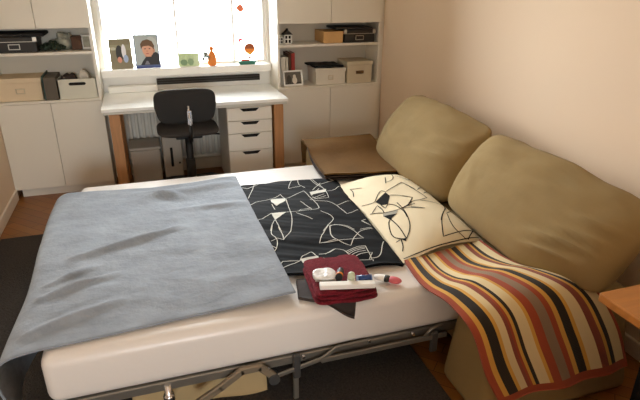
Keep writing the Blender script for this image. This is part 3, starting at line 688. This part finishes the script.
# fabric flap of the folded seat hanging under the frame
mb = MB()
mb.grid(lambda u, v: Vector((0.86 + 0.53 * u, -2.56 - 0.05 * v + 0.012 * math.sin(u * 9 + v * 3), 0.215 - 0.205 * v)), 24, 10, 0.006)
sp(mb, 'fabric_flap', mat('tan_flap_cloth', (176, 152, 110), 0.9, bump=0.2, bscale=20))

# ------------------------------------------------------------------ back cushions
mb = cushion(0.97, 0.52, 0.26, n=8, m=2.5, pinch=0.55, roll=1.0, wr=0.009, seed=2.0, folds=((-0.9, -0.1, -0.3, -0.3, 0.014, 0.06), (-0.85, 0.3, -0.4, 0.15, 0.01, 0.05), (0.3, -0.5, 0.7, -0.2, 0.01, 0.06)))
tag(mb.build('back_cushion', M_khaki, None, (2.69, -1.50, 0.655), (math.radians(33), 0, math.radians(91))), 'big khaki back cushion at the far end, behind the patterned pillow', 'cushion', 'khaki sofa back cushions')
mb = cushion(1.08, 0.49, 0.27, n=8, m=2.5, pinch=0.6, roll=1.5, lift=0.085, wr=0.010, seed=7.3, folds=((-0.9, -0.15, -0.35, -0.42, 0.02, 0.05), (-0.95, 0.1, -0.5, -0.12, 0.018, 0.05), (-0.8, -0.55, -0.3, -0.7, 0.018, 0.05), (-0.95, 0.35, -0.55, 0.2, 0.014, 0.05), (0.5, -0.5, 0.75, 0.1, 0.012, 0.07)))
tag(mb.build('back_cushion', M_khaki, None, (2.67, -2.525, 0.645), (math.radians(33), 0, math.radians(89))), 'big khaki back cushion at the near end, behind the striped blanket', 'cushion', 'khaki sofa back cushions')

# ------------------------------------------------------------------ bedding
def ridge(x, y, x0, y0, x1, y1, h, w):
    dx, dy = x1 - x0, y1 - y0; L2 = dx * dx + dy * dy
    t = max(0, min(1, ((x - x0) * dx + (y - y0) * dy) / L2))
    d = math.hypot(x - x0 - t * dx, y - y0 - t * dy)
    return h * math.exp(-(d / w) ** 2) * (0.35 + 0.65 * math.sin(PI * min(1, max(0.08, t))))
DUQ = [(1.465, -1.325), (2.125, -1.362), (2.052, -2.494), (1.465, -2.44)]
def duvet_z(x, y):
    z = MZ + 0.024
    f = 1 - sm(1.75, 2.15, x)
    z += 0.010 * fbm(x * 1.6 + 3, y * 13 + x * 5) * (0.35 + 0.65 * f) + 0.006 * fbm(x * 4, y * 6)
    z += 0.004 * fbm(x * 3 + 9, y * 30 + x * 16) * f
    e = min(y + 2.5 + 0.06 * (x - 1.46), -1.32 - y - 0.05 * (x - 1.46), 2.135 - x + 0.062 * (y + 1.36))
    return z - 0.012 * (1 - sm(0, 0.05, e))
def quad(q, u, v):
    a = Vector(q[0]).lerp(Vector(q[1]), u); b = Vector(q[3]).lerp(Vector(q[2]), u)
    return a.lerp(b, v)
def duvet_pt(u, v):
    p = quad(DUQ, u, v)
    p.y += 0.006 * math.sin(u * 17) * (1 if v < 0.02 or v > 0.98 else 0.3)
    return Vector((p.x, p.y, duvet_z(p.x, p.y)))
mb = MB(); mb.grid(duvet_pt, 60, 110, 0.014)
def in_duvet(x, y): return 1.48 < x < 2.12 + 0.062 * (y + 1.36) - 0.008 and -2.435 - 0.06 * (x - 1.46) < y < -1.335 - 0.05 * (x - 1.46)
mb.mi = 1
ribbons(mb, DUVET_LINES, duvet_z, 0.0037, 0.0022, in_duvet)
patches(mb, DUVET_PATCHES, duvet_z, 0.002)
tag(mb.build('duvet', [M_duvet, M_line]), 'black duvet printed with white abstract lines in the middle of the bed', 'duvet')

PLQ = [(2.085, -1.485), (2.56, -1.435), (2.525, -2.41), (2.055, -2.485)]
def pill_uv(x, y):
    u = v = 0.5
    for _ in range(8):
        p = quad(PLQ, u, v)
        d = Vector((x, y)) - p
        u += d.x / 0.47; v += -d.y / 0.97
    return u, v
def pill_h(u, v):
    a = max(0.0, 1 - abs(2 * u - 1) ** 3) if u > 0.5 else sm(-0.03, 0.5, u) ** 1.1; b = max(0.0, 1 - abs(2 * v - 1) ** 3)
    return 0.009 + 0.082 * (a * b) ** 0.6 + 0.008 * fbm(u * 3, v * 4 + 2) * (a * b) ** 0.5
def pill_z(x, y):
    u, v = pill_uv(x, y)
    return MZ + pill_h(min(1, max(0, u)), min(1, max(0, v)))
def edgeq(u, v):
    p = quad(PLQ, u, v)
    p.x += 0.018 * math.sin(PI * v) * (2 * u - 1) * -1 * abs(2 * u - 1); p.y += 0.018 * math.sin(PI * u) * (2 * v - 1) * abs(2 * v - 1)
    return p
def pill_top(u, v):
    p = edgeq(u, v); return Vector((p.x, p.y, pill_z(p.x, p.y)))
mb = MB(); mb.grid(pill_top, 48, 72)
mb.grid(lambda u, v: Vector((edgeq(u, v).x, edgeq(u, v).y, MZ + 0.004)), 10, 10)
def in_pillow(x, y):
    u, v = pill_uv(x, y); return 0.015 < u < 0.985 and 0.03 < v < 0.985
mb.mi = 1
ribbons(mb, PILLOW_LINES + [[tuple(quad(PLQ, 0.03 + 0.94 * k / 20, 0.975)) for k in range(21)]], pill_z, 0.0048, 0.0022, in_pillow)
patches(mb, PILLOW_PATCHES, pill_z, 0.002)
mb.mi = 2
patches(mb, PILLOW_HATCH[1:], pill_z, 0.0015)
tag(mb.build('pillow', [M_pill, M_ink, M_greyink]), 'cream pillow with black abstract line print beside the black duvet', 'pillow')

# grey fleece blanket over the left end of the mattress
def cr(P, t):
    n = len(P) - 1; x = min(t * n, n - 1e-6); i = int(x); f = x - i
    p0, p1, p2, p3 = P[max(i - 1, 0)], P[i], P[i + 1], P[min(i + 2, n)]
    return 0.5 * ((2 * p1) + (p2 - p0) * f + (2 * p0 - 5 * p1 + 4 * p2 - p3) * f * f + (3 * p1 - p0 - 3 * p2 + p3) * f ** 3)
GP = [Vector(p) for p in ((1.52, 0.466), (1.44, 0.462), (1.24, 0.446), (1.03, 0.443), (0.82, 0.443), (0.61, 0.442), (0.515, 0.43), (0.472, 0.39), (0.458, 0.30), (0.468, 0.21), (0.475, 0.13))]
def blanket(u, v):
    p = cr(GP, u); x, z = p
    yf = -1.245 + 0.075 * sm(0.0, 0.55, u) + 0.012 * math.sin(u * 14)
    yn = -2.612 - 0.05 * sm(0.2, 0.6, u)
    y = yf + (yn - yf) * v
    hang = sm(0.52, 0.75, u); top = 1 - hang
    z += top * (0.008 * fbm(x * 3, y * 4) + 0.005 * fbm(x * 7 + y * 5, y * 11))
    z += top * (ridge(x, y, 0.66, -2.02, 1.12, -1.84, 0.029, 0.022) + ridge(x, y, 0.56, -2.33, 0.84, -2.22, 0.027, 0.02) + ridge(x, y, 0.58, -2.22, 0.74, -2.12, 0.020, 0.018)
         + ridge(x, y, 0.55, -2.56, 0.86, -2.44, 0.024, 0.022) + ridge(x, y, 1.0, -1.37, 1.45, -1.33, 0.027, 0.05) + ridge(x, y, 0.95, -1.3, 1.2, -1.45, 0.020, 0.03)
         + ridge(x, y, 1.1, -1.6, 1.5, -1.66, 0.014, 0.03))
    x += 0.02 * hang * math.sin(y * 9 + 1.0) * sm(0.7, 1, u) + 0.02 * hang * fbm(y * 2.3, u * 2)
    z -= 0.0 + 0.03 * hang * fbm(y * 1.5, 3.3)
    return Vector((x, y, z))
mb = MB(); mb.grid(blanket, 90, 110, 0.006)
tag(mb.build('grey_blanket', M_grey), 'grey fleece blanket spread over the left end, hanging over its edge', 'blanket')

# folded brown blanket over the far armrest
BP = [Vector(p) for p in ((-0.742, 0.34), (-0.742, 0.47), (-0.775, 0.525), (-0.90, 0.532), (-1.0, 0.524), (-1.09, 0.500), (-1.22, 0.489), (-1.40, 0.486))]
fb = thing('folded_blanket', (2.32, -1.1, 0.43), 'folded olive-brown blanket with dark edges over the far armrest', 'blanket')
def brown(k):
    def fn(u, v):
        p = cr(BP, v); y, z = p
        z -= k * 0.018 * sm(0.35, 0.8, v)
        x0 = 2.095 - 0.05 * v - 0.004 * k; x1 = 2.655 - 0.13 * v
        yy = y - (0.012 - 0.006 * k) * sm(0.8, 1, v) - 0.075 * sm(0.5, 1, v) * u
        return Vector((x0 + (x1 - x0) * u - 2.32, yy + 1.1 - k * 0.003, z + 0.006 * fbm(u * 4, v * 5 + k) * (1 if k == 0 else 0.0) - 0.43 + (0.0 if v > 0.3 else -0.004 * k)))
    return fn
o = MB(); o.grid(brown(0), 40, 50, 0.010); o.build('top_fold', M_brownb, fb)
o = MB(); o.grid(lambda u, v: brown(1)(0.015 + 0.97 * u, 0.45 + 0.55 * v), 30, 40, 0.010); o.build('middle_fold', M_browne, fb)
o = MB(); o.grid(lambda u, v: brown(2)(0.015 + 0.97 * u, 0.5 + 0.5 * v), 30, 40, 0.010); o.build('lower_fold', M_browne, fb)

# striped knitted blanket over the near armrest
def stripe_mat():
    m = bpy.data.materials.new('striped_knit'); m.use_nodes = True
    nt = m.node_tree; N = nt.nodes; L = nt.links; b = N['Principled BSDF']
    uv = N.new('ShaderNodeUVMap'); uv.uv_map = 'UVMap'
    sx = N.new('ShaderNodeSeparateXYZ'); L.new(uv.outputs['UV'], sx.inputs[0])
    R, Y, D, C, B, G = (160, 72, 44), (212, 160, 72), (42, 34, 26), (222, 202, 156), (138, 70, 52), (142, 118, 94)
    st = [(0, R), (.04, Y), (.072, D), (.135, Y), (.16, C), (.205, B), (.23, R), (.245, Y), (.265, D), (.288, C), (.352, Y), (.377, R), (.435, G), (.505, R), (.55, Y), (.583, D), (.645, Y), (.675, C), (.755, B), (.815, Y), (.842, D), (.88, C), (.97, R)]
    def ramp(items):
        rp = N.new('ShaderNodeValToRGB'); rp.color_ramp.interpolation = 'CONSTANT'; e = rp.color_ramp.elements
        e[0].position = items[0][0]; e[0].color = rgb(*items[0][1]); e[1].position = items[1][0]; e[1].color = rgb(*items[1][1])
        for p, c in items[2:]:
            q = e.new(p); q.color = rgb(*c)
        L.new(sx.outputs['X'], rp.inputs['Fac']); return rp
    ra = ramp(st)
    gt = N.new('ShaderNodeMath'); gt.operation = 'GREATER_THAN'; gt.inputs[1].default_value = 0.955; L.new(sx.outputs['Y'], gt.inputs[0])
    mx = N.new('ShaderNodeMixRGB'); L.new(gt.outputs[0], mx.inputs['Fac']); L.new(ra.outputs['Color'], mx.inputs['Color1']); mx.inputs['Color2'].default_value = rgb(*R)
    L.new(mx.outputs['Color'], b.inputs['Base Color'])
    b.inputs['Roughness'].default_value = 0.95; b.inputs['Sheen Weight'].default_value = 0.1
    w = N.new('ShaderNodeTexWave'); w.inputs['Scale'].default_value = 60; w.bands_direction = 'Y'; L.new(uv.outputs['UV'], w.inputs['Vector'])
    bp = N.new('ShaderNodeBump'); bp.inputs['Strength'].default_value = 0.25; bp.inputs['Distance'].default_value = 0.004
    L.new(w.outputs['Fac'], bp.inputs['Height']); L.new(bp.outputs['Normal'], b.inputs['Normal'])
    return m
SA = [Vector(p) for p in ((2.066, -2.47, .438), (2.05, -2.60, .438), (2.046, -2.71, .437), (2.066, -2.85, .452), (2.085, -2.985, .41), (2.125, -3.045, .25), (2.18, -3.075, .135))]
SB = [Vector(p) for p in ((2.29, -2.435, .438), (2.285, -2.57, .44), (2.285, -2.69, .475), (2.31, -2.82, .52), (2.36, -2.985, .50), (2.43, -3.05, .33), (2.51, -3.085, .14))]
SD = [Vector(p) for p in ((2.507, -2.40, .442), (2.495, -2.55, .452), (2.50, -2.70, .475), (2.53, -2.86, .515), (2.63, -2.985, .492), (2.73, -3.045, .34), (2.80, -3.08, .145))]
def striped(u, v):
    a, b, d = cr(SA, v), cr(SB, v), cr(SD, v)
    p = a * (1 - u) * (1 - 2 * u) + b * 4 * u * (1 - u) + d * u * (2 * u - 1)
    h = sm(0.55, 0.95, v)
    p.y += -0.007 * h * (1 + math.sin(u * 17 + 0.6)) 
    p.z += (1 - h) * 0.006 * fbm(u * 5, v * 4) + 0.004 * h * math.sin(u * 9)
    return p
mb = MB(); mb.grid(striped, 70, 70, 0.007, uv=True)
tag(mb.build('striped_blanket', stripe_mat()), 'red, yellow, cream and black striped knitted blanket over the near armrest', 'blanket')

# ------------------------------------------------------------------ towel with toiletries on the mattress
mb = MB()
def darkcl(u, v):
    p = quad([(1.535, -2.475), (1.80, -2.50), (1.76, -2.70), (1.555, -2.615)], u, v)
    q = quad([(1.535, -2.475), (1.80, -2.50), (1.735, -2.724), (1.575, -2.62)], u, v)
    z = MZ + 0.016 + 0.004 * fbm(p.x * 12, p.y * 12)
    z -= 0.05 * sm(-2.655, -2.73, q.y) if q.y < -2.655 else 0
    return Vector((q.x, q.y, z))
def darkcl2(u, v):
    q = quad([(1.555, -2.49), (1.84, -2.50), (1.72, -2.745), (1.53, -2.612)], u, v)
    z = MZ + 0.018 + 0.004 * fbm(q.x * 12, q.y * 12) - 0.045 * (1 - sm(-2.73, -2.66, q.y))
    return Vector((q.x, q.y, z))
mb.grid(darkcl2, 24, 24, 0.014)
tag(mb.build('folded_cloth', M_darkcl), 'dark brown folded cloth under the burgundy towel', 'cloth')
tw = thing('folded_towel', (1.715, -2.575, MZ), 'burgundy towel folded square on the mattress under small toiletries', 'towel', math.radians(-6))
def towel_layer(k, w, d, x, y):
    z0 = 0.021 + 0.017 * k
    m = cushion(w, 0.0165, d, n=2.5, m=9, pinch=0, wr=0, res=20)
    for v in m.bm.verts:
        v.co.z += 0.004 * fbm(v.co.x * 14 + k, v.co.y * 14) + z0 + 0.009 - 0.006 * (1 if k == 2 and abs(v.co.x) < 0.03 else 0)
        v.co.x += x + 0.008 * fbm(v.co.y * 7 + k, 2); v.co.y += y + 0.008 * fbm(v.co.x * 7, k + 3)
        v.co.x *= 1 - 0.12 * (v.co.y + 0.13) * 0
    return m
for k, (w, d, x, y) in enumerate(((0.26, 0.30, 0, 0), (0.255, 0.295, 0.0, 0.002), (0.245, 0.285, -0.004, 0.004))):
    towel_layer(k, w, d, x, y).build('towel_fold', M_wine, tw)
TZ = MZ + 0.075
tag(MB().box(-0.108, 0.108, -0.016, 0.016, 0, 0.02, 0.003, 2).build('long_box', M_paper, None, (1.707, -2.69, TZ - 0.002), (0, 0, math.radians(-14))), 'long narrow white box lying across the front of the towel', 'box')
r = thing('foil_packet', (1.645, -2.595, TZ), 'crinkled white and silver packet on the left of the towel', 'packet', math.radians(-12))
m = cushion(0.095, 0.022, 0.082, n=6, m=2.5, pinch=0, wr=0.0, res=12)
for v in m.bm.verts: v.co.z += 0.012 + 0.005 * fbm(v.co.x * 30, v.co.y * 30) + 0.1 * v.co.y * 0.2
m.build('pouch', mat('white_foil', (232, 230, 226), 0.35, var=0.12, vscale=40, bump=0.4, bscale=60), r)
MB().box(-0.041, 0.041, -0.043, -0.036, 0.006, 0.012).build('seal_strip', M_silver, r)
MB().prism(oval(0.005, 0.024, 0.016, 0.012, 14), -0.03, -0.028, Matrix.Rotation(math.radians(-70), 4, 'X')).build('grey_mark', M_greyink, r) if False else None
r = thing('small_bottle', (1.703, -2.615, TZ + 0.014), 'small black bottle with orange band lying between packet and long box', 'bottle', math.radians(62))
MB().cyl((-0.03, 0, 0), (0.022, 0, 0), 0.0145).build('body', M_boxblk, r)
MB().cyl((-0.016, 0, 0), (-0.004, 0, 0), 0.0149).build('label_band', M_orange, r)
MB().cyl((0.022, 0, 0), (0.038, 0, 0), 0.011).build('cap', M_black, r)
r = thing('deodorant_stick', (1.733, -2.665, TZ), 'pale green domed stick standing behind the long white box', 'toiletry')
MB().lathe((0, 0, 0), [(0.015, 0), (0.016, 0.012), (0.015, 0.018)]).build('base', M_paper, r)
MB().lathe((0, 0, 0.018), [(0.0155, 0), (0.0155, 0.012), (0.012, 0.024), (0.005, 0.029)]).build('dome', mat('pale_green_plastic', (196, 206, 180), 0.3), r)
r = thing('tin_tube', (1.785, -2.672, TZ + 0.014), 'small blue cylinder lying at the right of the towel', 'tube', math.radians(-10))
MB().cyl((-0.026, 0, 0), (0.026, 0, 0), 0.0135).build('body', mat('blue_plastic', (44, 74, 130), 0.35), r)
MB().cyl((-0.03, 0, 0), (-0.026, 0, 0), 0.014).build('end_cap', mat('pale_blue', (150, 170, 200), 0.4), r)
MB().cyl((0.026, 0, 0), (0.03, 0, 0), 0.014).build('end_cap', mat('pale_blue_end', (120, 144, 184), 0.4), r)
r = thing('cosmetic_tube', (1.925, -2.60, MZ + 0.004), 'white, black and pink squeezed tube on the sheet right of the towel', 'tube', math.radians(-38))
def tubefn(m, a0, a1):
    m.sphere(((a0 + a1) / 2, 0, 0.014), (a1 - a0) / 2 * 1.15, 0.021, 0.013, 16, 10); return m
tubefn(MB(), -0.058, 0.01).build('white_body', M_paper, r)
tubefn(MB(), -0.022, 0.012).build('black_band', M_boxblk, r).scale = (1.0, 1.03, 1.03)
tubefn(MB(), 0.0, 0.056).build('pink_end', mat('pink_plastic', (214, 104, 112), 0.5), r)

# ------------------------------------------------------------------ side table at the right
r = thing('side_table', (2.64, -3.56, 0), 'small table with orange wooden top and black under-panels imitating shade beside the near armrest', 'table')
MB().box(-0.305, 0.305, -0.304, 0.304, 0.668, 0.70, 0.006, 2).build('table_top', M_tablewood, r)
M_tableshade = mat('black_table_shade', (14, 11, 9), 0.9, spec=0.1)  # near-black panels added to imitate the deep shade below the table top
MB().box(-0.17, 0.27, 0.185, 0.205, 0, 0.668).build('back_panel', M_tableshade, r)
MB().box(-0.17, -0.15, -0.27, 0.185, 0, 0.668).build('side_panel', M_tableshade, r)
MB().box(0.25, 0.27, -0.27, 0.185, 0, 0.668).build('side_panel', M_tableshade, r)
MB().box(-0.15, 0.25, -0.27, 0.185, 0.3, 0.32).build('shelf', M_tableshade, r)

# ------------------------------------------------------------------ camera
F = 527.683
R = Vector((0.95008972, -0.31191218, 0.00634899)); U = Vector((0.11554039, 0.37069595, 0.92153944)); W = Vector((0.28979292, 0.87481158, -0.38823287))
cd = bpy.data.cameras.new('camera'); cam = bpy.data.objects.new('camera', cd); COL.objects.link(cam)
cd.sensor_width = 36.0; cd.sensor_fit = 'HORIZONTAL'; cd.lens = F / 640 * 36; cd.clip_start = 0.02
mx = Matrix((R, U, -W)).transposed().to_4x4(); mx.translation = Vector((1.04931, -4.32991, 1.60875)); cam.matrix_world = mx
SC.camera = cam

# ------------------------------------------------------------------ light: daylight through the back window and the added unseen one
w = bpy.data.worlds.new('world'); SC.world = w; w.use_nodes = True
nt = w.node_tree; N = nt.nodes; L = nt.links; bg = N['Background']
tc = N.new('ShaderNodeTexCoord'); sx = N.new('ShaderNodeSeparateXYZ'); L.new(tc.outputs['Generated'], sx.inputs[0])
rp = N.new('ShaderNodeValToRGB'); e = rp.color_ramp.elements
e[0].position = 0.42; e[0].color = (0.42, 0.42, 0.40, 1); e[1].position = 0.56; e[1].color = (0.94, 0.975, 1.0, 1)
ma = N.new('ShaderNodeMath'); ma.operation = 'MULTIPLY_ADD'; ma.inputs[1].default_value = 0.5; ma.inputs[2].default_value = 0.5
L.new(sx.outputs['Z'], ma.inputs[0]); L.new(ma.outputs[0], rp.inputs['Fac']); L.new(rp.outputs['Color'], bg.inputs['Color'])
bg.inputs['Strength'].default_value = 37.5
def portal(name, loc, rot, sx_, sy_):
    l = bpy.data.lights.new(name, 'AREA'); l.shape = 'RECTANGLE'; l.size = sx_; l.size_y = sy_; l.cycles.is_portal = True
    o = bpy.data.objects.new(name, l); COL.objects.link(o); o.location = loc; o.rotation_euler = rot
portal('portal_back', ((WX0 + WX1) / 2, YB + 0.2, (WZ0 + WZ1) / 2), (-PI / 2, 0, 0), WX1 - WX0, WZ1 - WZ0)
portal('portal_front', ((EX0 + EX1) / 2, YF - 0.19, (EZ0 + EZ1) / 2), (PI / 2, 0, 0), EX1 - EX0, EZ1 - EZ0)
SC.view_settings.view_transform = 'Standard'; SC.view_settings.look = 'None'; SC.view_settings.gamma = 1.0
SC.view_settings.use_curve_mapping = False; SC.view_settings.exposure = 0.0
cy = SC.cycles
cy.use_denoising = True; cy.max_bounces = 10; cy.diffuse_bounces = 6; cy.sample_clamp_indirect = 8.0; cy.caustics_reflective = False; cy.caustics_refractive = False
